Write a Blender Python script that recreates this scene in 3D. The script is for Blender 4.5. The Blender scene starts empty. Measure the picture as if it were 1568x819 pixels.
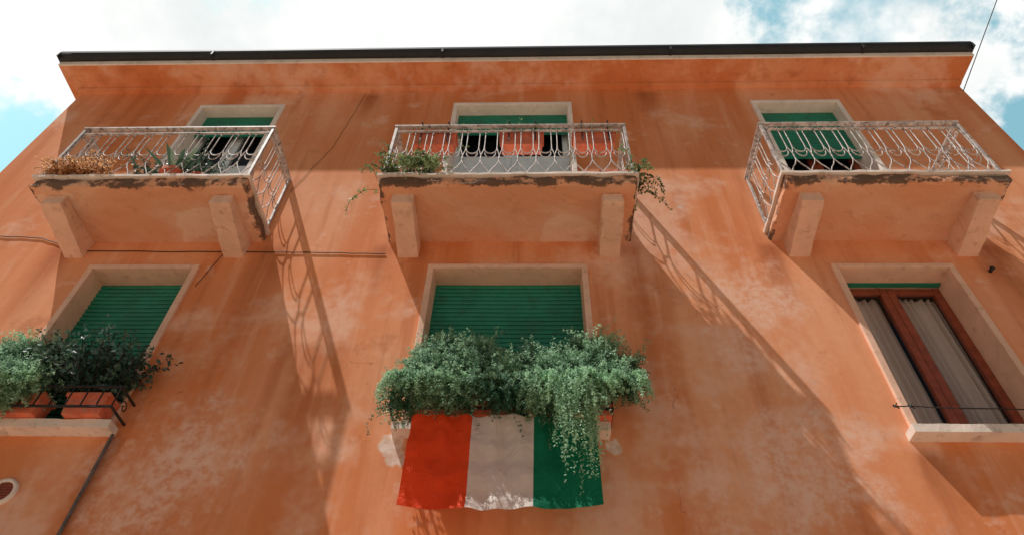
import bpy, math, random
import numpy as np
from mathutils import Vector, Matrix, noise as mn
random.seed(7); rng=np.random.default_rng(7)
S=4.2; H0=1.6
def P(x,d,z): return (x*S,-d*S,H0+z*S)
scene=bpy.context.scene
COL=scene.collection
# ------------------------------------------------------------ helpers
def link(o,parent=None):
    COL.objects.link(o)
    if parent: o.parent=parent
    return o
def empty(name,loc=(0,0,0)):
    e=bpy.data.objects.new(name,None); e.empty_display_size=.2; COL.objects.link(e); return e
def mesh_obj(name,verts,faces,mat=None,parent=None,smooth=False):
    me=bpy.data.meshes.new(name); me.from_pydata([tuple(v) for v in verts],[],[tuple(f) for f in faces]); me.update()
    if mat: me.materials.append(mat)
    if smooth:
        me.polygons.foreach_set('use_smooth',[True]*len(me.polygons))
    o=bpy.data.objects.new(name,me); return link(o,parent)
class MB:
    def __init__(s): s.v=[];s.f=[]
    def box(s,x0,x1,y0,y1,z0,z1):
        b=len(s.v); x0,x1=sorted((x0,x1));y0,y1=sorted((y0,y1));z0,z1=sorted((z0,z1))
        s.v+=[(x0,y0,z0),(x1,y0,z0),(x1,y1,z0),(x0,y1,z0),(x0,y0,z1),(x1,y0,z1),(x1,y1,z1),(x0,y1,z1)]
        s.f+=[tuple(b+i for i in q) for q in((0,3,2,1),(4,5,6,7),(0,1,5,4),(1,2,6,5),(2,3,7,6),(3,0,4,7))]
    def ub(s,x0,x1,d0,d1,z0,z1):
        s.box(x0*S,x1*S,-d0*S,-d1*S,H0+z0*S,H0+z1*S)
    def quad(s,a,b,c,d):
        k=len(s.v); s.v+=[a,b,c,d]; s.f.append((k,k+1,k+2,k+3))
    def obj(s,name,mat,parent=None,bevel=0,smooth=False):
        o=mesh_obj(name,s.v,s.f,mat,parent,smooth)
        if bevel:
            m=o.modifiers.new('bevel','BEVEL'); m.width=bevel; m.segments=2; m.limit_method='ANGLE'
        return o
def rough_box(name,x0,x1,y0,y1,z0,z1,mat,parent,step=.035,amp=.006,edge=.012,taper=None):
    vs={};faces=[];V=[];E=[]
    nx=max(1,int((x1-x0)/step));ny=max(1,int((y1-y0)/step));nz=max(1,int((z1-z0)/step))
    def vid(i,j,k):
        if (i,j,k) in vs: return vs[(i,j,k)]
        x=x0+(x1-x0)*i/nx;y=y0+(y1-y0)*j/ny;z=z0+(z1-z0)*k/nz
        E.append(math.exp(-min(x-x0,x1-x,y-y0)/.045))
        if taper: x,y,z=taper(x,y,z)
        ext=(i in(0,nx))+(j in(0,ny))+(k in(0,nz))
        n=mn.noise_vector(Vector((x*9,y*9,z*9)))*amp+mn.noise_vector(Vector((x*31,y*31,z*31)))*amp*.5
        p=Vector((x,y,z))+n
        if ext>=2:
            w=max(0,mn.noise(Vector((x*6+3,y*6,z*6)))+.25)*edge
            for ax,idx,mx in((0,i,nx),(1,j,ny),(2,k,nz)):
                if idx==0:p[ax]+=w
                elif idx==mx:p[ax]-=w
        vs[(i,j,k)]=len(V);V.append(p);return vs[(i,j,k)]
    for i in range(nx):
        for j in range(ny):
            faces.append((vid(i,j,0),vid(i,j+1,0),vid(i+1,j+1,0),vid(i+1,j,0)))
            faces.append((vid(i,j,nz),vid(i+1,j,nz),vid(i+1,j+1,nz),vid(i,j+1,nz)))
    for i in range(nx):
        for k in range(nz):
            faces.append((vid(i,0,k),vid(i+1,0,k),vid(i+1,0,k+1),vid(i,0,k+1)))
            faces.append((vid(i,ny,k),vid(i,ny,k+1),vid(i+1,ny,k+1),vid(i+1,ny,k)))
    for j in range(ny):
        for k in range(nz):
            faces.append((vid(0,j,k),vid(0,j,k+1),vid(0,j+1,k+1),vid(0,j+1,k)))
            faces.append((vid(nx,j,k),vid(nx,j+1,k),vid(nx,j+1,k+1),vid(nx,j,k+1)))
    o=mesh_obj(name,V,faces,mat,parent)
    at=o.data.attributes.new('edge','FLOAT','POINT');at.data.foreach_set('value',E)
    return o
def curves(name,paths,r,mat,parent=None,cyc=False,res=1):
    cu=bpy.data.curves.new(name,'CURVE');cu.dimensions='3D';cu.bevel_depth=r;cu.bevel_resolution=res;cu.use_fill_caps=True
    for p in paths:
        sp=cu.splines.new('POLY');sp.points.add(len(p)-1)
        for q,c in zip(sp.points,p): q.co=(*c,1)
        sp.use_cyclic_u=cyc
    cu.materials.append(mat)
    return link(bpy.data.objects.new(name,cu),parent)
# ------------------------------------------------------------ material helpers
class NT:
    def __init__(s,name):
        s.m=bpy.data.materials.new(name);s.m.use_nodes=True;s.t=s.m.node_tree;s.n=s.t.nodes
        s.b=s.n['Principled BSDF'];s.pos=s.n.new('ShaderNodeNewGeometry').outputs['Position']
    def L(s,a,b): s.t.links.new(a,b)
    def set(s,sock,v):
        if isinstance(v,bpy.types.NodeSocket): s.L(v,sock)
        elif isinstance(v,(tuple,list)) and len(v)==3 and len(sock.default_value)==4: sock.default_value=(*v,1)
        else: sock.default_value=v
    def noise(s,scale,detail=6,rough=.55,stretch=None,off=(0,0,0),dist=0):
        n=s.n.new('ShaderNodeTexNoise');n.inputs['Scale'].default_value=scale;n.inputs['Detail'].default_value=min(detail,5)
        n.inputs['Roughness'].default_value=rough;n.inputs['Distortion'].default_value=dist
        mp=s.n.new('ShaderNodeMapping');mp.inputs['Scale'].default_value=stretch or (1,1,1);mp.inputs['Location'].default_value=off
        s.L(s.pos,mp.inputs['Vector']);s.L(mp.outputs[0],n.inputs['Vector']);return n.outputs['Fac']
    def ramp(s,v,a,b,lo=0.,hi=1.):
        n=s.n.new('ShaderNodeMapRange');n.interpolation_type='SMOOTHSTEP';s.set(n.inputs[0],v)
        for i,x in zip((1,2,3,4),(a,b,lo,hi)): n.inputs[i].default_value=x
        return n.outputs[0]
    def math(s,op,a,b=0.):
        n=s.n.new('ShaderNodeMath');n.operation=op;s.set(n.inputs[0],a);s.set(n.inputs[1],b);return n.outputs[0]
    def mix(s,f,a,b,mode='MIX'):
        n=s.n.new('ShaderNodeMix');n.data_type='RGBA';n.blend_type=mode
        s.set(n.inputs[0],f);s.set(n.inputs[6],a);s.set(n.inputs[7],b);return n.outputs[2]
    def bump(s,h,strength,dist=.01,prev=None):
        n=s.n.new('ShaderNodeBump');n.inputs['Strength'].default_value=strength;n.inputs['Distance'].default_value=dist
        s.L(h,n.inputs['Height'])
        if prev: s.L(prev,n.inputs['Normal'])
        return n.outputs[0]
    def fin(s,col,rough=.8,normal=None,spec=.3,metal=0.):
        s.set(s.b.inputs['Base Color'],col);s.set(s.b.inputs['Roughness'],rough)
        s.b.inputs['Specular IOR Level'].default_value=spec;s.b.inputs['Metallic'].default_value=metal
        if normal: s.L(normal,s.b.inputs['Normal'])
        return s.m
    def sepz(s):
        n=s.n.new('ShaderNodeSeparateXYZ');s.L(s.pos,n.inputs[0]);return n.outputs
    def blob(s,x,z,r,nz,soft=.1):
        n=s.n.new('ShaderNodeVectorMath');n.operation='DISTANCE';s.L(s.pos,n.inputs[0]);n.inputs[1].default_value=(x*S,0,H0+z*S)
        d=s.math('ADD',s.math('DIVIDE',n.outputs['Value'],r),s.math('MULTIPLY',s.math('SUBTRACT',nz,.5),3.4))
        return s.ramp(d,1.,1.-soft)
def mat_stucco():
    t=NT('orange_stucco')
    n1=t.noise(.45,5,.5);n2=t.noise(2.3,5,.65,off=(3,1,7));fine=t.noise(14,4,.7)
    stre=t.noise(1.1,5,.55,stretch=(1,1,.13),off=(5,0,2));stre2=t.noise(4.2,5,.6,stretch=(1,1,.07),off=(1,0,9))
    c=t.mix(t.ramp(n1,.36,.64),(.76,.285,.125),(.84,.40,.225))
    c=t.mix(t.ramp(stre,.44,.62,0,.85),c,(.68,.215,.075))
    c=t.mix(t.ramp(stre2,.50,.70,0,.55),c,(.52,.150,.052))
    c=t.mix(t.ramp(stre2,.46,.32,0,.32),c,(.88,.50,.33))
    pale=t.noise(.62,5,.68,off=(11,2,4.3))
    pm=t.math('MULTIPLY',t.ramp(pale,.51,.64),t.ramp(fine,.3,.6,.5,1))
    c=t.mix(t.math('MULTIPLY',pm,.65),c,(.90,.60,.46))
    blot=t.noise(2.2,5,.70,off=(2,8,1))
    c=t.mix(t.math('MULTIPLY',t.ramp(blot,.58,.68,0,.38),t.ramp(n2,.4,.6,.3,1)),c,(.90,.62,.50))
    c=t.mix(t.ramp(blot,.40,.30,0,.38),c,(.46,.14,.055))
    c=t.mix(t.ramp(fine,.35,.7,0,.14),c,(.56,.18,.075))
    xyz=t.sepz();xw=t.math('ADD',xyz['X'],t.math('MULTIPLY',t.math('SUBTRACT',blot,.5),.35));st=None
    for (x,z,L,w) in((-.60,1.20,1.8,.30),(-1.10,1.2,1.4,.25),(-.345,1.2,1.0,.18),(.245,1.2,2.2,.30),(.53,1.2,1.2,.2),(1.02,1.2,1.6,.22),(.66,.66,1.0,.2),(.90,.66,1.0,.25),(-.5,1.93,.9,.25),(.35,1.93,.8,.3),(-.73,.68,1.,.15),(-.42,.9,1.6,.35)):
        a=t.ramp(t.math('ABSOLUTE',t.math('SUBTRACT',xw,x*S)),w,0.)
        b=t.math('MULTIPLY',t.ramp(xyz['Z'],H0+z*S-L,H0+z*S),t.ramp(xyz['Z'],H0+z*S+.02,H0+z*S-.12))
        m=t.math('MULTIPLY',a,b);st=m if st is None else t.math('MAXIMUM',st,m)
    c=t.mix(t.math('MULTIPLY',st,t.ramp(stre2,.3,.6,.25,.9)),c,(.40,.125,.05))
    vo=t.n.new('ShaderNodeTexVoronoi');vo.feature='DISTANCE_TO_EDGE';vo.inputs['Scale'].default_value=.30
    wob=t.n.new('ShaderNodeTexNoise');wob.inputs['Scale'].default_value=2.2;wob.inputs['Detail'].default_value=5
    t.L(t.pos,wob.inputs['Vector'])
    va=t.n.new('ShaderNodeVectorMath');va.operation='MULTIPLY_ADD';t.L(wob.outputs['Color'],va.inputs[0]);va.inputs[1].default_value=(.55,.55,.55);t.L(t.pos,va.inputs[2])
    t.L(va.outputs[0],vo.inputs['Vector'])
    cr=t.math('MULTIPLY',t.ramp(vo.outputs['Distance'],.0014,.0004),t.ramp(n2,.54,.60))
    c=t.mix(t.math('MULTIPLY',cr,.4),c,(.20,.08,.045))
    sb=None
    for (x,z,r) in((-.62,.58,.75),(.42,.60,.8),(.46,1.02,.5),(.38,.87,.35)):
        b=t.blob(x,z,r,blot,.9); sb=b if sb is None else t.math('MAXIMUM',sb,b)
    c=t.mix(t.math('MULTIPLY',sb,t.ramp(fine,.35,.6,.15,.6)),c,(.90,.64,.52))
    pn=t.math('ADD',t.math('MULTIPLY',n2,.6),t.math('MULTIPLY',t.noise(7,5,.75,off=(1,1,4)),.4))
    pl=None
    for (x,z,r) in((-.240,.655,.10),(-.228,.628,.09),(.138,.655,.07),(.74,.50,.025),(.36,1.33,.025)):
        b=t.blob(x,z,r,pn,.25); pl=b if pl is None else t.math('MAXIMUM',pl,b)
    c=t.mix(t.math('MULTIPLY',pl,.85),c,t.mix(t.ramp(fine,.4,.6),(.84,.74,.68),(.70,.52,.42)))
    nb=t.bump(t.noise(3.1,4,.6),.16,.012);nb=t.bump(t.noise(60,2,.6),.22,.003,nb)
    return t.fin(c,.9,nb,.12)
def mat_stone(name,base,dark,grime=.5,edge=None):
    t=NT(name);a=t.noise(2.6,5,.65);b=t.noise(12,5,.7,off=(4,4,4));st=t.noise(7,5,.6,stretch=(1,1,.25))
    c=t.mix(t.ramp(a,.35,.65),base,tuple(x*.85 for x in base))
    c=t.mix(t.ramp(b,.56,.68,0,grime),c,dark)
    c=t.mix(t.ramp(st,.55,.7,0,grime*.7),c,dark)
    return t.fin(c,.85,t.bump(b,.4,.01),.2)
def mat_slab():
    t=NT('balcony_concrete');a=t.noise(1.3,5,.5,dist=.3);b=t.noise(9,5,.72,off=(4,4,4));f=t.noise(30,4,.7);lo=t.noise(2.5,4,.6,off=(7,7,7))
    c=t.mix(t.ramp(a,.35,.65),(.74,.36,.21),(.76,.46,.31))
    c=t.mix(t.ramp(a,.58,.605,0,.45),c,(.84,.64,.51))
    c=t.mix(t.ramp(b,.57,.68,0,.30),c,(.45,.22,.13))
    at=t.n.new('ShaderNodeAttribute');at.attribute_name='edge'
    gm=t.ramp(t.math('ADD',t.math('ADD',at.outputs['Fac'],t.math('MULTIPLY',t.math('SUBTRACT',b,.5),3.2)),t.math('MULTIPLY',t.math('SUBTRACT',lo,.5),2.6)),.55,1.0)
    c=t.mix(t.math('MULTIPLY',t.math('MULTIPLY',gm,t.ramp(at.outputs['Fac'],.02,.5)),.88),c,(.085,.058,.045))
    nb=t.bump(t.math('ADD',a,t.math('MULTIPLY',b,.6)),.45,.012)
    return t.fin(c,.9,nb,.15)
def mat_plain(name,col,rough=.6,var=.2,scale=8,spec=.3,metal=0,bump=.1,dirt=None):
    t=NT(name);a=t.noise(scale,4,.6)
    c=t.mix(t.ramp(a,.35,.65),col,tuple(x*(1-var) for x in col))
    if dirt: c=t.mix(t.ramp(t.noise(scale*2.5,4,.7,off=(9,9,9)),.52,.64,0,.8),c,dirt)
    return t.fin(c,rough,t.bump(a,bump,.005),spec,metal)
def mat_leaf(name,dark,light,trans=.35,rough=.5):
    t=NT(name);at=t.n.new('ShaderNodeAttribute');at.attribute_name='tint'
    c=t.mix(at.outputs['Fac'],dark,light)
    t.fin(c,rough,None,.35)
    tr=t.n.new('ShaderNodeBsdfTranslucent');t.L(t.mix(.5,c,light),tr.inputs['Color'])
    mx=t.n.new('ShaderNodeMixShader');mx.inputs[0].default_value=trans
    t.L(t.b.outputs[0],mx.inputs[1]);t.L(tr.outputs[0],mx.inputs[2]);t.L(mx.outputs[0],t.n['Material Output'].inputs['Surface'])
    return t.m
M_wall=mat_stucco()
M_stone=mat_stone('window_surround_stone',(.84,.54,.40),(.45,.25,.17),.4)
M_door=mat_stone('door_surround_stone',(.88,.78,.70),(.45,.30,.24),.35)
M_sill=mat_stone('sill_stone',(.84,.72,.64),(.25,.2,.17),.5)
M_slab=mat_slab()
M_brk=mat_stone('bracket_stone',(.84,.55,.41),(.42,.23,.15),.5)
M_shut=mat_plain('green_shutter_paint',(.012,.24,.15),.45,.25,3,.4,dirt=(.02,.16,.10))
M_iron=mat_plain('painted_wrought_iron',(.60,.53,.49),.5,.4,9,.4,dirt=(.11,.065,.05))
M_dark=mat_plain('dark_iron',(.03,.028,.027),.5,.3,12)
M_gut=mat_plain('gutter_metal',(.03,.03,.033),.6,.2,5,.3,bump=.03)
M_brown=mat_plain('brown_window_wood',(.32,.075,.036),.4,.3,14,.4)
M_white=mat_plain('white_door_paint',(.74,.82,.86),.4,.12,6)
M_cable=mat_plain('black_cable',(.02,.018,.018),.6)
M_pipe=mat_plain('conduit_grey',(.16,.13,.12),.5,.3,10,dirt=(.07,.05,.045))
M_terra=mat_plain('terracotta',(.78,.19,.10),.7,.25,9,bump=.2,dirt=(.58,.24,.16))
M_soil=mat_plain('potting_soil',(.04,.028,.02),.95,.4,30,bump=.6)
M_inter=mat_plain('dark_interior',(.015,.014,.014),.9)
M_roof=mat_plain('roof_tile',(.32,.14,.08),.8,.3,5)
t=NT('curtain_fabric');M_curt=t.fin(t.mix(t.noise(3,4),(.88,.78,.72),(.78,.66,.60)),.9)
t=NT('window_glass');t.fin((.02,.025,.03),.03,None,.8);t.b.inputs['Alpha'].default_value=.28;M_glass=t.m
# ------------------------------------------------------------ building
bld=empty('apartment_building')
WL,WR,ZT=-1.44,1.31,1.9535
zg=-H0/S
fw=.014
openings=[]
W=[(-1.0,-.748,.685,1.116),(-.232,.121,.685,1.116),(.651,.913,.685,1.116)]
Dd=[(-1.017,-.754,1.236,1.849),(-.238,.118,1.236,1.849),(.652,.914,1.236,1.849)]
for a in W+Dd: openings.append((a[0]+fw,a[1]-fw,a[2],a[3]-fw))
xs=sorted({WL,WR,*[o[0] for o in openings],*[o[1] for o in openings]});zs=sorted({zg,ZT+.02,*[o[2] for o in openings],*[o[3] for o in openings]})
mb=MB()
for i in range(len(xs)-1):
    for j in range(len(zs)-1):
        cx=(xs[i]+xs[i+1])/2;cz=(zs[j]+zs[j+1])/2
        if any(o[0]<cx<o[1] and o[2]<cz<o[3] for o in openings): continue
        mb.quad(P(xs[i],0,zs[j]),P(xs[i+1],0,zs[j]),P(xs[i+1],0,zs[j+1]),P(xs[i],0,zs[j+1]))
B=-9/S
mb.quad(P(WL,B,zg),P(WL,0,zg),P(WL,0,ZT+.02),P(WL,B,ZT+.02));mb.quad(P(WR,0,zg),P(WR,B,zg),P(WR,B,ZT+.02),P(WR,0,ZT+.02))
mb.quad(P(WR,B,zg),P(WL,B,zg),P(WL,B,ZT+.02),P(WR,B,ZT+.02))
mb.obj('walls',M_wall,bld)
rec=.045
for grp,mat,nm in((W,M_stone,'window'),(Dd,M_door,'door')):
    rv=MB();sr=MB();rm=MB()
    for (X0,X1,Z0_,Z1) in grp:
        x0,x1,z0,z1=X0+fw,X1-fw,Z0_,Z1-fw
        d=-.075
        rv.quad(P(x0,0,z0),P(x0,d,z0),P(x0,d,z1),P(x0,0,z1));rv.quad(P(x1,d,z0),P(x1,0,z0),P(x1,0,z1),P(x1,d,z1))
        rv.quad(P(x0,0,z1),P(x0,d,z1),P(x1,d,z1),P(x1,0,z1));rv.quad(P(x0,d,z0),P(x0,0,z0),P(x1,0,z0),P(x1,d,z0))
        pr=.007
        sr.ub(X0,x0-.0004,-.004,pr,Z0_,z1);sr.ub(x1+.0004,X1,-.004,pr,Z0_,z1);sr.ub(X0,X1,-.004,pr+.0006,z1+.0004,Z1)
        rd=-.5
        rm.quad(P(x0,d,z0),P(x0,rd,z0),P(x0,rd,z1),P(x0,d,z1));rm.quad(P(x1,rd,z0),P(x1,d,z0),P(x1,d,z1),P(x1,rd,z1))
        rm.quad(P(x0,d,z1),P(x0,rd,z1),P(x1,rd,z1),P(x1,d,z1));rm.quad(P(x0,rd,z0),P(x0,d,z0),P(x1,d,z0),P(x1,rd,z0));rm.quad(P(x0,rd,z0),P(x1,rd,z0),P(x1,rd,z1),P(x0,rd,z1))
    rv.obj(nm+'_reveals',mat,bld);sr.obj(nm+'_surrounds',mat,bld,bevel=.006);rm.obj(nm+'_room_interiors',M_inter,bld)
for k,w in enumerate(W):
    rough_box('window_sill',(w[0]-.012)*S,(w[1]+.012)*S,-.03*S,.02*S,H0+(w[2]-.017)*S,H0+(w[2]-.0005)*S,M_sill,bld,.04,.002,.006)
def shutter(x0,x1,ztop,zbot,d,name='roller_shutter'):
    X0,X1=x0*S,x1*S;zt=H0+ztop*S;zb=H0+zbot*S;y=-d*S;pitch=.052;prof=[];z=zt
    while z>zb+pitch*.5:
        for a in range(7):
            f=a/6;prof.append((y-.009*math.sin(math.pi*f)**.6,z-pitch*.82*f))
        prof.append((y+.012,z-pitch*.84));prof.append((y+.012,z-pitch*.985));z-=pitch
    prof.append((y-.012,z));prof.append((y-.012,z-.05));prof.append((y+.01,z-.05))
    V=[];F=[];n=12
    for i in range(n+1):
        x=X0+(X1-X0)*i/n
        for (yy,zz) in prof: V.append((x,yy,zz+.0015*math.sin(x*5+zz*3)))
    m=len(prof)
    for i in range(n):
        for j in range(m-1): a=i*m+j;F.append((a,a+1,a+m+1,a+m))
    mesh_obj(name,V,F,M_shut,bld)
shutter(openings[0][0],openings[0][1],openings[0][3],.69,-rec);shutter(openings[1][0],openings[1][1],openings[1][3],.69,-rec)
m=MB();m.ub(openings[2][0]+.0005,openings[2][1]-.0005,-.050,-.038,1.0985,1.1015);m.obj('rolled_shutter_edge',M_shut,bld,bevel=.003)
shutter(openings[3][0],openings[3][1],openings[3][3],1.742,-.03);shutter(openings[4][0],openings[4][1],openings[4][3],1.735,-.03);shutter(openings[5][0],openings[5][1],openings[5][3],1.60,-.03)
def casement(o,mat,zt,d=-.052,stile=.016,leaves=2,panel=0):
    x0,x1,z0,z1=o;z1=zt;m=MB();g=MB();w=(x1-x0)/leaves
    for i in range(leaves):
        a=x0+i*w;b=a+w-.0006
        m.ub(a,a+stile,d-.012,d,z0,z1);m.ub(b-stile,b,d-.012,d,z0,z1)
        m.ub(a+stile,b-stile,d-.011,d-.001,z0,z0+stile*1.3);m.ub(a+stile,b-stile,d-.011,d-.001,z1-stile,z1)
        zz=z0
        if panel: m.ub(a+stile,b-stile,d-.009,d-.003,z0+stile*1.3,z0+panel);zz=z0+panel
        g.quad(P(a+stile,d-.006,zz),P(b-stile,d-.006,zz),P(b-stile,d-.006,z1),P(a+stile,d-.006,z1))
    m.obj('window_casement',mat,bld,bevel=.005);g.obj('window_panes',M_glass,bld)
def curtain(x0,x1,z0,z1,d,folds,seed,gather=0):
    V=[];F=[];n=90;m=14
    for i in range(n+1):
        for j in range(m+1):
            f=i/n;g=j/m
            x=x0+(x1-x0)*f;x+= gather*(1-g)*(1-f)*(x1-x0)
            y=-d*S+.03*math.sin(f*folds*6.28+seed+.8*math.sin(f*9+seed)+.5*g)*(1.2-.5*g)+.008*math.sin(f*50)
            V.append((x*S,y,H0+(z0+(z1-z0)*g)*S))
    for i in range(n):
        for j in range(m): a=i*(m+1)+j;F.append((a,a+m+1,a+m+2,a+1))
    mesh_obj('curtain',V,F,M_curt,bld,True)
casement(openings[2],M_brown,1.0975)
curtain(openings[2][0]+.005,openings[2][0]+.108,.69,1.09,-.082,5,1);curtain(openings[2][0]+.132,openings[2][1]-.004,.69,1.09,-.082,6,3)
for k in(3,4,5):
    casement(openings[k],M_white if k<5 else M_brown,1.82,panel={3:.37,4:.41,5:.12}[k])
cor=MB()
def sweep(prof,xl,xr,mb,side):
    n=len(prof)
    for i in range(n-1):
        (d0,z0),(d1,z1)=prof[i],prof[i+1]
        sl=lambda d:side[0]*d;srr=lambda d:side[1]*d
        seg=40
        for s in range(seg):
            a=xl-sl(d0)+(xr+srr(d0)-xl+sl(d0))*s/seg;b=xl-sl(d0)+(xr+srr(d0)-xl+sl(d0))*(s+1)/seg
            a2=xl-sl(d1)+(xr+srr(d1)-xl+sl(d1))*s/seg;b2=xl-sl(d1)+(xr+srr(d1)-xl+sl(d1))*(s+1)/seg
            mb.quad(P(a,d0,z0),P(b,d0,z0),P(b2,d1,z1),P(a2,d1,z1))
        mb.quad(P(xl-sl(d0),d0,z0),P(xl-sl(d1),d1,z1),P(xl-sl(d1),B,z1),P(xl-sl(d0),B,z0))
        mb.quad(P(xr+srr(d0),B,z0),P(xr+srr(d1),B,z1),P(xr+srr(d1),d1,z1),P(xr+srr(d0),d0,z0))
sweep([(0,1.936),(.013,1.938),(.016,1.949),(.010,1.951),(.045,1.953),(.086,1.961)],WL,WR,cor,(.5,.2))
cor.obj('cornice',M_wall,bld)
c2=MB();sweep([(.086,1.961),(.090,1.962),(.090,1.984),(.06,1.988)],WL,WR,c2,(.5,.2));c2.obj('cornice_edge',M_door,bld)
GL,GR=WL-.048,WR+.02
V=[];F=[];n=60;m=10
for i in range(n+1):
    x=GL+(GR-GL)*i/n;sag=.0006*math.sin(i*.37)
    for j in range(m+1):
        a=math.pi*j/m
        V.append(P(x,.096+.014*math.cos(a)-.0,1.999+sag-.018*math.sin(a)))
for i in range(n):
    for j in range(m): a=i*(m+1)+j;F.append((a,a+m+1,a+m+2,a+1))
g=mesh_obj('gutter',V,F,M_gut,bld,True);sm=g.modifiers.new('s','SOLIDIFY');sm.thickness=.006
gb=MB();
for x in(-1.0,-.28,.42,1.0): gb.ub(x,x+.006,.080,.1125,1.978,2.003)
gb.ub(GL,GR,.104,.1120,1.9985,2.009);gb.ub(GL-.0015,GL+.003,.08,.1125,1.980,2.003);gb.ub(GR-.003,GR+.0015,.08,.1125,1.980,2.003)
gb.obj('gutter_brackets',M_gut,bld)
rf=MB();rf.quad(P(WL-.04,.075,1.990),P(WR+.015,.075,1.990),P(WR+.015,-1.05,2.3),P(WL-.04,-1.05,2.3));rf.quad(P(WL-.04,B,1.99),P(WR+.015,B,1.99),P(WR+.015,-1.05,2.3),P(WL-.04,-1.05,2.3));rf.obj('roof',M_roof,bld)
# ------------------------------------------------------------ balconies
PJ=.169;ZS,ZB,ZR=1.236,1.200,1.447
def balcony(xl,xr,ncell,nside):
    e=bpy.data.objects.new('balcony',None);link(e,bld)
    rough_box('slab',(xl+.006)*S,(xr-.006)*S,-(PJ-.006)*S,.05,H0+ZB*S,H0+(ZS-.009)*S,M_slab,e,.035,.007,.028)
    rough_box('slab_nosing',xl*S,xr*S,-PJ*S,.045,H0+(ZS-.0088)*S,H0+ZS*S,M_sill,e,.035,.003,.012)
    for x in(xl+.036,xr-.036-.047):
        def tp(px,py,pz):
            f=min(1,max(0,-py/(.138*S)));lo=H0+(ZB-.055)*S;hi=H0+(ZB-.0)*S
            k=(hi-pz)/(hi-lo);h=.055-.024*f
            return px,py,hi-k*h*S
        rough_box('bracket',x*S,(x+.047)*S,-.138*S,.05,H0+(ZB-.055)*S,H0+(ZB+.002)*S,M_brk,e,.04,.003,.012,taper=tp)
    xa,xb,yf=xl+.012,xr-.012,PJ-.012
    z0,z1=ZS+.010,ZR
    def run(A,Bp,n):
        ps=[];A=Vector(A);Bp=Vector(Bp)
        def pt(u,v): return tuple(A.lerp(Bp,u)+Vector((0,0,v*(z1-z0)*S)))
        def add(l): ps.append([pt(u,v) for u,v in l])
        for i in range(n):
            c=lambda u:(i+u)/n
            L=[(.16,1.0),(.16,.62),(.14,.50),(.05,.42),(-.02,.34),(.02,.24),(.16,.16),(.34,.10),(.5,.02)]
            add([(c(u),v) for u,v in L]);add([(c(1-u),v) for u,v in L])
            add([(c(.16),.80)]+[(c(.5-.34*math.cos(a)),.82+.12*math.sin(a)) for a in np.linspace(0,math.pi,9)])
            add([(c(.5+.30*math.cos(a)),.42+.10*math.sin(a)) for a in np.linspace(math.pi,2*math.pi,9)])
            add([(c(.16),.56)]+[(c(.5-.34*math.cos(a)),.50-.09*math.sin(a)) for a in np.linspace(0,math.pi,7)]+[(c(.84),.56)])
        return ps
    ps=run(P(xa,yf,z0),P(xb,yf,z0),ncell)+run(P(xa,yf,z0),P(xa,0,z0),nside)+run(P(xb,yf,z0),P(xb,0,z0),nside)
    curves('railing_scrolls',ps,.0055,M_iron,e)
    r=MB();t=.0034
    for z,h in((z1,.005),(z1-.022,.0026),(z0-.002,.0035)):
        tt=t*(1.5 if z==z1 else .8)
        r.ub(xa-tt,xb+tt,yf-tt,yf+tt,z,z+h);r.ub(xa-tt,xa+tt,-.004,yf-tt-.0003,z,z+h);r.ub(xb-tt,xb+tt,-.004,yf-tt-.0003,z,z+h)
    for x in(xa,xb):
        r.ub(x-.0034,x+.0034,yf-.0034,yf+.0034,ZS-.001,z1-.0003)
        r.ub(x-.003,x+.003,.002,.008,ZS-.001,z1-.0003)
    for i in range(1,3):
        x=xa+(xb-xa)*i/3;r.ub(x-.002,x+.002,yf-.002,yf+.002,ZS-.001,z0)
    r.obj('railing_bars',M_iron,e,bevel=.003)
    return e
balcony(-1.117,-.623,11,4);balcony(-.342,.233,13,4);balcony(.536,1.022,11,4)
# ------------------------------------------------------------ foliage tools
def foliage(name,strands,leaf,mat,parent=None,per=2,wid=.45,jit=.5):
    PTS=[];AX=[];SC=[];TN=[]
    for (pts,tint) in strands:
        p=np.array(pts);a=p[1:]-p[:-1];l=np.linalg.norm(a,axis=1,keepdims=True)+1e-9
        n=len(a);PTS.append(np.repeat(p[1:],per,0));AX.append(np.repeat(a/l,per,0))
        SC.append(np.repeat(1-.4*np.arange(1,n+1)/(n+1),per));TN.append(np.full(n*per,tint))
    p=np.concatenate(PTS);ax=np.concatenate(AX);sc=np.concatenate(SC);tn=np.concatenate(TN);N=len(p)
    nrm=lambda v:v/(np.linalg.norm(v,axis=1,keepdims=True)+1e-9)
    d=rng.normal(size=(N,3));d-=(d*ax).sum(1,keepdims=True)*ax*.7;d=nrm(d)+ax*.7+rng.normal(size=(N,3))*jit*.4;d=nrm(d)
    s=(leaf*rng.uniform(.6,1.3,N)*sc)[:,None]
    w=nrm(np.cross(d,rng.normal(size=(N,3))));nn=np.cross(d,w);q=p+rng.normal(size=(N,3))*leaf*.25
    V=np.stack([q,q+d*s*.5+w*s*wid*.5+nn*s*.08,q+d*s,q+d*s*.5-w*s*wid*.5+nn*s*.08],1).reshape(-1,3)
    T=np.clip(tn+rng.normal(size=N)*.15,0,1)
    me=bpy.data.meshes.new(name);me.vertices.add(4*N);me.vertices.foreach_set('co',V.ravel().astype(np.float32))
    me.loops.add(4*N);me.loops.foreach_set('vertex_index',np.arange(4*N,dtype=np.int32))
    me.polygons.add(N);me.polygons.foreach_set('loop_start',np.arange(0,4*N,4,dtype=np.int32))
    me.update(calc_edges=True);me.validate();me.materials.append(mat)
    at=me.attributes.new('tint','FLOAT','FACE');at.data.foreach_set('value',T.astype(np.float32))
    o=bpy.data.objects.new(name,me);link(o,parent)
    return o
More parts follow.
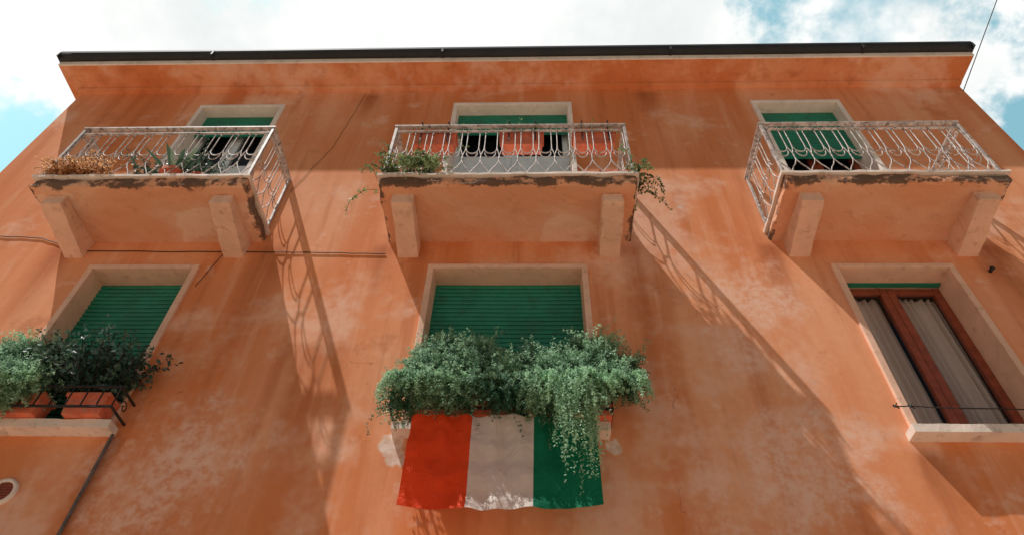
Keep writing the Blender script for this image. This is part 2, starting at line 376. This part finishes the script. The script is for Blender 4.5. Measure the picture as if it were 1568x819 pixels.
def strand(p,v,L,g=1.6,n=16,curl=.08):
    pts=[np.array(p,float)];v=np.array(v,float);v/=np.linalg.norm(v);st=L/n
    R=rng.normal(size=(n,3))*curl
    for i in range(n):
        v=v+R[i];v[2]-=g*st;v/=math.sqrt(v[0]*v[0]+v[1]*v[1]+v[2]*v[2])
        q=pts[-1]+v*st
        if q[1]>-.04: q[1]=-.04
        pts.append(q)
    return pts
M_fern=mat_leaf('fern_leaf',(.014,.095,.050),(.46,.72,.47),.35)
M_darkleaf=mat_leaf('dark_leaf',(.010,.036,.024),(.11,.20,.15),.2,.4)
M_dry=mat_leaf('dry_flower_leaf',(.54,.22,.07),(.88,.54,.28),.3)
M_ivy=mat_leaf('ivy_leaf',(.03,.08,.03),(.30,.38,.16),.3)
M_agave=mat_leaf('agave_leaf',(.05,.12,.08),(.24,.36,.24),.1)
def box_planter(parent,x0,x1,d0,d1,z0,z1,mat):
    m=MB();X0,X1,Y0,Y1,Z0,Z1=x0*S,x1*S,-d1*S,-d0*S,H0+z0*S,H0+z1*S;t=.015
    i=.02
    outer=[(X0+i,Y0+i,Z0),(X1-i,Y0+i,Z0),(X1-i,Y1-i,Z0),(X0+i,Y1-i,Z0),(X0,Y0,Z1),(X1,Y0,Z1),(X1,Y1,Z1),(X0,Y1,Z1)]
    inn=[(X0+t,Y0+t,Z1),(X1-t,Y0+t,Z1),(X1-t,Y1-t,Z1),(X0+t,Y1-t,Z1),(X0+t,Y0+t,Z1-.03),(X1-t,Y0+t,Z1-.03),(X1-t,Y1-t,Z1-.03),(X0+t,Y1-t,Z1-.03)]
    m.v+=outer+inn;m.f+=[(0,3,2,1)]+[(k,(k+1)%4,4+(k+1)%4,4+k) for k in range(4)]+[(4+k,4+(k+1)%4,8+(k+1)%4,8+k) for k in range(4)]+[(8+k,8+(k+1)%4,12+(k+1)%4,12+k) for k in range(4)]
    m.box(X0-.008,X1+.008,Y0-.008,Y0-.0005,Z1-.03,Z1+.002);m.box(X0-.008,X1+.008,Y1+.0005,Y1+.008,Z1-.03,Z1+.002);m.box(X0-.008,X0-.0005,Y0,Y1,Z1-.03,Z1+.0015);m.box(X1+.0005,X1+.008,Y0,Y1,Z1-.03,Z1+.0015)
    m.obj('trough',mat,parent,bevel=.004)
    s=MB();s.quad((X0+t,Y0+t,Z1-.025),(X1-t,Y0+t,Z1-.025),(X1-t,Y1-t,Z1-.025),(X0+t,Y1-t,Z1-.025));s.obj('soil',M_soil,parent)
def fern_planter(cx,half,z,clumps,trails=(),leafsize=.026,n=75):
    e=empty('fern_planter');box_planter(e,cx-half,cx+half,.008,.048,z,z+.042,M_terra)
    st=[];stems=[]
    for (x,d,zz,r,tn) in clumps:
        c=np.array(P(x,d,zz));b=np.array(P(min(max(x,cx-half+.01),cx+half-.01),.03,z+.04))
        m=(b+c)/2+np.array([0,0,.08]);stems.append([tuple(b),tuple(m),tuple(c)])
        for i in range(n):
            v=rng.normal(size=3);v/=np.linalg.norm(v);v[2]=v[2]*.9+.25
            L=r*S*rng.uniform(.6,1.25)*(1.8 if rng.random()<.12 else 1)
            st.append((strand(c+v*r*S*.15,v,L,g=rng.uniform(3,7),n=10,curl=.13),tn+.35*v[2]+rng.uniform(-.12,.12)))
    for (tx,zl,k,sp) in trails:
        for i in range(k):
            x=tx+rng.normal()*sp
            p=P(x,.084+rng.uniform(-.004,.012),z+.04)
            v=(rng.normal()*.15,-.12,.1);L=(z+.04-zl)*rng.uniform(.45,1.08)*S
            st.append((strand(p,v,L,g=14,n=24,curl=.10),rng.uniform(.35,1.1)))
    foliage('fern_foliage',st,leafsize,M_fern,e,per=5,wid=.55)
    curves('fern_stems',stems,.004,M_soil,e)
    return e
Z0=.686
def cl(x0,x1,n,zl,zh,r0=.026,r1=.046):
    out=[]
    for i in range(n):
        u=(i+.5)/n;x=x0+(x1-x0)*u+rng.normal()*.006
        dome=1-abs(2*u-1)**2.2
        for lay in range(4):
            f=[1.0,.72,.45,.1][lay]
            out.append((x+rng.normal()*.012,[.028,.050,.068,.075][lay]+rng.uniform(-.008,.010),zl+(zh-zl)*f*(.62+.38*dome)+rng.normal()*.010,rng.uniform(r0,r1),rng.uniform(-.1,.8)))
    return out
fern_planter(-.125,.088,Z0,cl(-.218,-.034,7,.705,.835),trails=[(-.222,.655,26,.010),(-.19,.675,16,.02),(-.10,.685,14,.03)])
fern_planter(.065,.075,Z0,cl(.010,.164,6,.705,.835),trails=[(.068,.512,46,.005),(.064,.60,22,.009),(.016,.635,22,.010),(.156,.655,26,.012),(.10,.665,14,.012)])
fern_planter(-.945,.075,Z0,cl(-1.03,-.890,5,.705,.825),trails=[(-.93,.70,14,.03)])
e=empty('potted_shrub');box_planter(e,-.828,-.752,.006,.046,Z0,Z0+.042,M_terra)
st=[]
for i in range(85):
    x=rng.uniform(-.84,-.76);v=((x+.79)*18+rng.normal()*.35,-abs(rng.normal())*.45,rng.uniform(.6,1.4))
    st.append((strand(P(x,rng.uniform(.015,.04),Z0+.045),v,rng.uniform(.25,.60),g=1.0,n=11,curl=.10),rng.uniform(0,1)**1.4))
foliage('shrub_foliage',st,.066,M_darkleaf,e,per=3,wid=.6)
curves('stems',[[tuple(p) for p in s[0][::2]] for s in st],.003,M_soil,e)
def round_pot(parent,x,d,z0,r,h,mat=M_terra):
    V=[];F=[];n=28;c=P(x,d,z0)
    prof=[(0.001,0),(r*.68,0),(r*.92,h*.78),(r*1.05,h*.78),(r*1.08,h),(r*.95,h),(r*.93,h*.88),(0.001,h*.88)]
    for i in range(n):
        a=2*math.pi*i/n
        for (q,zz) in prof: V.append((c[0]+q*math.cos(a),c[1]+q*math.sin(a),c[2]+zz))
    m=len(prof)
    for i in range(n):
        for j in range(m-1): F.append((i*m+j,((i+1)%n)*m+j,((i+1)%n)*m+j+1,i*m+j+1))
    return mesh_obj('pot',V,F,mat,parent,False)
# ------------------------------------------------------------ iron window guards
def guard(x0,x1,z0,z1,d):
    e=bpy.data.objects.new('window_guard',None);link(e,bld);m=MB();t=.0018
    for z in(z0,z1):
        m.ub(x0,x1,d-t,d+t,z,z+.0035);m.ub(x0,x0+2*t,-.0,d-t-.0002,z,z+.0035);m.ub(x1-2*t,x1,-.0,d-t-.0002,z,z+.0035)
    n=int((x1-x0)/.028)
    for i in range(n+1):
        x=x0+t+(x1-x0-2*t)*i/n;m.ub(x-.001,x+.001,d-.001,d+.001,z0+.0035,z1)
    m.obj('bars',M_dark,e)
    ps=[]
    for x in(x0,x1):
        ps.append([P(x,d*.5+.012*math.cos(a)*(1-a/9),z1-.022+.012*math.sin(a)*(1-a/9)) for a in np.linspace(0,7.5,22)])
    curves('scrolls',ps,.005,M_dark,e)
guard(-1.012,-.728,Z0+.004,Z0+.046,.056);guard(-.246,.137,Z0+.004,Z0+.040,.056)
# ------------------------------------------------------------ flag
def flag():
    t=NT('flag_fabric')
    at=t.n.new('ShaderNodeAttribute');at.attribute_name='ustripe'
    s1=t.math('GREATER_THAN',at.outputs['Fac'],1/3);s2=t.math('GREATER_THAN',at.outputs['Fac'],2/3)
    c=t.mix(s1,(.86,.085,.020),(.78,.72,.68));c=t.mix(s2,c,(.006,.20,.105))
    nb=t.bump(t.noise(6,5,.62,dist=1.2),.8,.035)
    t.fin(c,.75,nb,.2)
    tr=t.n.new('ShaderNodeBsdfTranslucent');t.L(c,tr.inputs['Color']);mx=t.n.new('ShaderNodeMixShader');mx.inputs[0].default_value=.35
    t.L(t.b.outputs[0],mx.inputs[1]);t.L(tr.outputs[0],mx.inputs[2]);t.L(mx.outputs[0],t.n['Material Output'].inputs['Surface'])
    V=[];F=[];U=[];nx,nz=150,70
    for i in range(nx+1):
        u=i/nx
        for j in range(nz+1):
            v=j/nz
            xt=-.202+.306*u;xb=-.203+.306*u+ .003*math.sin(u*9)
            x=xt+(xb-xt)*v
            zt=.668+.002*math.sin(u*25)*(1)+.004*abs(math.sin(u*3*math.pi));zb=.505-.006*math.sin(u*math.pi)+.0010*math.sin(u*14)
            z=zt+(zb-zt)*v
            fold=.010*math.sin(u*20+v*1.5)*(.3+.4*v)+.007*math.sin(u*47-v*3)*(1-v*.6)+.008*math.sin(v*5+u*4)*v
            wr_=mn.noise(Vector((u*7,v*3.5,2)))*.010+mn.noise(Vector((u*16,v*9,5)))*.003
            cre=.0026*(abs(((u*6)%1)-.5)*2)+.0026*(abs(((v*3)%1)-.5)*2)
            V.append(P(x,.060+fold*.45+cre*1.2+wr_*.6+.006*v,z));U.append(u)
    for i in range(nx):
        for j in range(nz): a=i*(nz+1)+j;F.append((a,a+1,a+nz+2,a+nz+1))
    o=mesh_obj('italian_flag',V,F,t.m,None,True)
    at=o.data.attributes.new('ustripe','FLOAT','POINT');at.data.foreach_set('value',U)
flag()
# ------------------------------------------------------------ balcony plants
for (a,b) in((-.290,-.185),(-.078,.026),(.098,.200)):
    e=empty('hanging_flower_box');box_planter(e,a,b,.112,.152,1.384,1.438,M_terra)
    st=[(strand(P(rng.uniform(a+.01,b-.01),.125,1.438),(rng.normal()*.5,rng.normal()*.3+.3,1.2),rng.uniform(.12,.34),g=2,n=9,curl=.2),rng.uniform(0,1)) for _ in range(20)]
    foliage('sprigs',st,.034,M_ivy,e,per=2,wid=.7)
    m=MB()
    for x in(a+.02,b-.02): m.ub(x,x+.003,.153,.168,1.455,1.458);m.ub(x,x+.003,.1530,.1548,1.39,1.4548)
    m.obj('hooks',M_dark,e)
def vine(name,seeds,mat,leaf,per=2):
    e=empty(name)
    foliage('foliage',seeds,leaf,mat,e,per=per,wid=.8);curves('stems',[[tuple(p) for p in s[0][::2]] for s in seeds],.0022,M_soil,e)
    return e
s=[(strand(P(rng.uniform(-.335,-.20),PJ-.02,1.25),(rng.normal()*.6,-.5,rng.uniform(.2,1.4)),rng.uniform(.15,.40),g=3.5,n=12,curl=.2),rng.uniform(0,1)) for _ in range(30)]
s+=[(strand(P(rng.uniform(-.28,-.21),PJ+.004,1.25),(rng.normal()*.3,-.5,.1),rng.uniform(.25,.42),g=7,n=12,curl=.2),rng.uniform(.3,1)) for _ in range(22)]
s+=[(strand(P(-.346,PJ-.02,1.24),(-.15,-.2,.1),.45,g=8,n=14,curl=.12),.6),(strand(P(-.348,PJ-.05,1.24),(-.12,0,.1),.5,g=8,n=16,curl=.12),.8)]
e=vine('trailing_ivy',s,M_ivy,.042);box_planter(e,-.322,-.24,PJ-.06,PJ-.022,ZS+.001,ZS+.035,M_terra)
s=[(strand(P(rng.uniform(.205,.238),PJ-.02-rng.uniform(0,.05),1.25),(rng.uniform(0,.25),rng.normal()*.2,rng.uniform(.2,1)),rng.uniform(.2,.60),g=9,n=14,curl=.12),rng.uniform(0,.7)) for _ in range(18)]
e=vine('trailing_ivy',s,M_ivy,.042);box_planter(e,.150,.214,PJ-.06,PJ-.022,ZS+.001,ZS+.035,M_terra)
s=[(strand(P(rng.uniform(-1.10,-.965),PJ-.02,1.262),(rng.normal()*.7,-.6,rng.uniform(.3,1)),rng.uniform(.12,.26),g=6,n=8,curl=.25),rng.uniform(0,1)) for _ in range(120)]
e=vine('orange_flower_planter',s,M_dry,.03,per=3);box_planter(e,-1.095,-.97,PJ-.055,PJ-.02,ZS+.001,ZS+.032,M_terra)
e=empty('agave_plant');round_pot(e,-.83,.125,ZS+.001,.14,.20)
V=[];F=[];T=[]
for i in range(26):
    a=i*2.4;tilt=.25+.9*(i/26);L=rng.uniform(.36,.54);c=np.array(P(-.83,.125,ZS+.035));n=8
    d=np.array([math.cos(a)*math.sin(tilt),math.sin(a)*math.sin(tilt),math.cos(tilt)]);sd=np.array([-math.sin(a),math.cos(a),0])
    b=len(V)
    for k in range(n+1):
        f=k/n;w=.026*(1-f)**.6*(.7+f);p=c+d*L*f+np.array([0,0,-.12*f*f*math.sin(tilt)])
        up=np.cross(sd,d)
        V+= [p-sd*w+up*w*.35,p,p+sd*w+up*w*.35]
    for k in range(n):
        q=b+k*3;F+=[(q,q+1,q+4,q+3),(q+1,q+2,q+5,q+4)];T+=[i%5/4]*2
o=mesh_obj('leaves',V,F,M_agave,e,True);at=o.data.attributes.new('tint','FLOAT','FACE');at.data.foreach_set('value',[float(x) for x in T])
for (bx,dd) in((-.765,.13),(-.895,.12)):
    s=[(strand(P(bx+rng.normal()*.012,dd,ZS+.03),(rng.normal()*.5,rng.normal()*.3-.1,1),rng.uniform(.18,.42),g=2.5,n=10,curl=.2),rng.uniform(0,1)) for _ in range(34)]
    e=empty('balcony_herb');round_pot(e,bx,dd,ZS+.001,.09,.14);foliage('foliage',s,.036,M_darkleaf,e,per=4,wid=.6)
# ------------------------------------------------------------ cables, pipe, vent
def wire(name,pts,r,mat,sub=8,wob=.004):
    out=[]
    for a,b in zip(pts[:-1],pts[1:]):
        a=Vector(a);b=Vector(b)
        for i in range(sub):
            p=a.lerp(b,i/sub);out.append((p.x+random.uniform(-wob,wob),p.y,p.z+random.uniform(-wob,wob)))
    out.append(pts[-1]);return curves(name,[out],r,mat)
wire('facade_cable',[P(WL+.002,.002,1.232),P(-1.17,.002,1.216),P(-1.05,.002,1.168),P(-.6,.002,1.163),P(-.335,.002,1.156)],.0045,M_cable,10,.006)
wire('facade_cable',[P(-.52,.0015,1.93),P(-.555,.0015,1.62),P(-.62,.0015,1.40)],.0018,M_cable,14,.008)
wire('facade_cable',[P(-.71,.002,1.16),P(-.735,.0025,1.05)],.003,M_cable,4,.004)
wire('overhead_cable',[P(1.3076,0,1.907),P(2.168,1.2,3.413)],.006,M_cable,2,0)
wire('drain_pipe',[P(-.737,.006,.668),P(-.737,.006,-.37)],.014,M_pipe,3,0)
wire('clothesline_wire',[P(.628,.020,.728),P(.75,.020,.722),P(.95,.020,.722)],.0045,M_dark,8,.004)
ps=[]
for x in(.634,.66): ps.append([P(x-.004,.020,.724),P(x+.002,.022,.732)]);ps.append([P(x+.004,.020,.722),P(x-.003,.018,.731)])
curves('clothesline_hooks',ps,.005,M_dark)
V=[];F=[];n=36;cx,cz=-.874,.56;prof=[(.0175,-.03),(.0175,.004),(.0195,.0055),(.0235,.0045),(.0245,-.001)]
for i in range(n):
    a=2*math.pi*i/n
    for r,d in prof: V.append(P(cx+r*math.cos(a),d,cz+r*math.sin(a)))
m=len(prof)
for i in range(n):
    for j in range(m-1): F.append((i*m+j,((i+1)%n)*m+j,((i+1)%n)*m+j+1,i*m+j+1))
v=empty('wall_vent');mesh_obj('vent_ring',V,F,M_sill,v,True)
V=[P(cx,.0015,cz)]+[P(cx+.018*math.cos(2*math.pi*i/n),.0015,cz+.018*math.sin(2*math.pi*i/n)) for i in range(n)]
mesh_obj('vent_mouth',V,[(0,1+i,1+(i+1)%n) for i in range(n)],M_brown,v)
m=MB()
for k in range(-3,4):
    h=math.sqrt(.017**2-(k*.0048)**2);m.ub(cx-h,cx+h,.002,.0032,cz+k*.0048-.001,cz+k*.0048+.001)
m.obj('vent_grille',M_brown,v)
for (x,z) in((.985,1.095),):
    m=MB();m.ub(x-.003,x+.003,-.002,.010,z-.003,z+.003);m.ub(x-.0045,x+.0045,.0103,.013,z-.0045,z+.0045);m.obj('wall_peg',M_dark,None,bevel=.004)
# ------------------------------------------------------------ ground
t=NT('street_paving');br=t.n.new('ShaderNodeTexBrick');br.inputs['Scale'].default_value=2.2;t.L(t.pos,br.inputs['Vector'])
br.inputs['Color1'].default_value=(.42,.30,.21,1);br.inputs['Color2'].default_value=(.38,.26,.18,1);br.inputs['Mortar'].default_value=(.22,.17,.13,1);br.inputs['Mortar Size'].default_value=.01
M_pave=t.fin(t.mix(t.ramp(t.noise(.7,5),.3,.7,0,.4),br.outputs['Color'],(.34,.25,.18)),.8,t.bump(t.noise(12),.2))
t=NT('ground_earth');M_gr=t.fin(t.mix(t.noise(.05,5),(.26,.20,.14),(.22,.17,.12)),.9)
m=MB();m.quad((-600,-600,0),(600,-600,0),(600,600,0),(-600,600,0));m.obj('ground',M_gr)
m=MB();m.quad((-60,-9,.004),(60,-9,.004),(60,-1.4,.004),(-60,-1.4,.004));m.obj('street',M_pave)
m=MB();m.box(-60,60,-1.4,-.01,.0,.13);m.obj('sidewalk',M_pave,None,bevel=.01)
# ------------------------------------------------------------ light
kx,kz=1.88,4.50
ts=Vector((-kx,-1,kz)).normalized()
sd=bpy.data.lights.new('sun','SUN');sd.energy=5;sd.angle=math.radians(.5);sd.color=(1,.97,.92)
so=bpy.data.objects.new('sun',sd);so.rotation_euler=ts.to_track_quat('Z','Y').to_euler();so.location=(-5,-5,20);COL.objects.link(so)
w=bpy.data.worlds.new('World');scene.world=w;w.use_nodes=True;nt=w.node_tree;N=nt.nodes;bg=N['Background']
sky=N.new('ShaderNodeTexSky');sky.sky_type='NISHITA';sky.sun_disc=False;sky.sun_elevation=math.asin(ts.z);sky.sun_rotation=math.atan2(ts.x,ts.y)
def wm(op,a,b=0.):
    n=N.new('ShaderNodeMath');n.operation=op
    for s,v in((n.inputs[0],a),(n.inputs[1],b)):
        if isinstance(v,bpy.types.NodeSocket): nt.links.new(v,s)
        else: s.default_value=v
    return n.outputs[0]
def wr(v,a,b,lo=0,hi=1):
    n=N.new('ShaderNodeMapRange');n.interpolation_type='SMOOTHSTEP';nt.links.new(v,n.inputs[0])
    for i,x in zip((1,2,3,4),(a,b,lo,hi)): n.inputs[i].default_value=x
    return n.outputs[0]
tc=N.new('ShaderNodeTexCoord');dv=tc.outputs['Generated']
def wn(sc,off,det=6,rough=.6):
    n=N.new('ShaderNodeTexNoise');n.inputs['Scale'].default_value=sc;n.inputs['Detail'].default_value=det;n.inputs['Roughness'].default_value=rough
    mp=N.new('ShaderNodeMapping');mp.inputs['Location'].default_value=off;nt.links.new(dv,mp.inputs[0]);nt.links.new(mp.outputs[0],n.inputs['Vector']);return n.outputs['Fac']
n1=wn(3.2,(2,4,1));n2=wn(5,(8,1,3));n3=wn(9,(3,3,8),6,.65)
hole=None
for (x,y,z,r) in((.41,.335,.85,.20),(-.60,.46,.655,.11),(.60,.40,.69,.06),(-.7,.35,.55,.2)):
    vd=N.new('ShaderNodeVectorMath');vd.operation='DISTANCE';nt.links.new(dv,vd.inputs[0]);vd.inputs[1].default_value=(x,y,z)
    h=wr(wm('ADD',wm('DIVIDE',vd.outputs['Value'],r),wm('MULTIPLY',wm('SUBTRACT',n3,.5),2.2)),0.1,1.5,1,0);hole=h if hole is None else wm('MAXIMUM',hole,h)
sxyz=N.new('ShaderNodeSeparateXYZ');nt.links.new(dv,sxyz.inputs[0])
north=wr(sxyz.outputs['Y'],-.05,.22)
cf=wr(wm('ADD',wm('SUBTRACT',n1,wm('MULTIPLY',hole,.30)),wr(north,0,1,-.16,.19)),.42,.58)
cc=N.new('ShaderNodeMix');cc.data_type='RGBA';nt.links.new(wr(n2,.3,.7),cc.inputs[0]);cc.inputs[6].default_value=(8.6,9.0,8.9,1);cc.inputs[7].default_value=(10.8,10.8,10.6,1)
tcol=N.new('ShaderNodeMix');tcol.data_type='RGBA';nt.links.new(north,tcol.inputs[0]);tcol.inputs[6].default_value=(.54,.51,.42,1);tcol.inputs[7].default_value=(2.7,3.5,2.35,1)
tint=N.new('ShaderNodeMix');tint.data_type='RGBA';tint.blend_type='MULTIPLY';tint.inputs[0].default_value=1;nt.links.new(sky.outputs[0],tint.inputs[6]);nt.links.new(tcol.outputs[2],tint.inputs[7])
mx=N.new('ShaderNodeMix');mx.data_type='RGBA';nt.links.new(cf,mx.inputs[0]);nt.links.new(tint.outputs[2],mx.inputs[6]);nt.links.new(cc.outputs[2],mx.inputs[7])
nt.links.new(mx.outputs[2],bg.inputs['Color']);bg.inputs['Strength'].default_value=.1
# ------------------------------------------------------------ camera
cd=bpy.data.cameras.new('camera');cd.sensor_width=36;cd.lens=1032.07/1568*36;cd.clip_end=2000;cd.clip_start=.05
co=bpy.data.objects.new('camera',cd);COL.objects.link(co)
th,ya,ro=math.radians(47.9845),math.radians(-2.6087),math.radians(1.8607)
Fv=Vector((math.sin(ya)*math.cos(th),math.cos(ya)*math.cos(th),math.sin(th)));R=Vector((math.cos(ya),-math.sin(ya),0));U=R.cross(Fv)
R2=R*math.cos(ro)+U*math.sin(ro);U2=-R*math.sin(ro)+U*math.cos(ro)
co.matrix_world=Matrix(((R2.x,U2.x,-Fv.x,0),(R2.y,U2.y,-Fv.y,-S),(R2.z,U2.z,-Fv.z,H0),(0,0,0,1)))
scene.camera=co
scene.view_settings.view_transform='Standard'
try: scene.view_settings.look='None'
except: pass
scene.view_settings.exposure=0
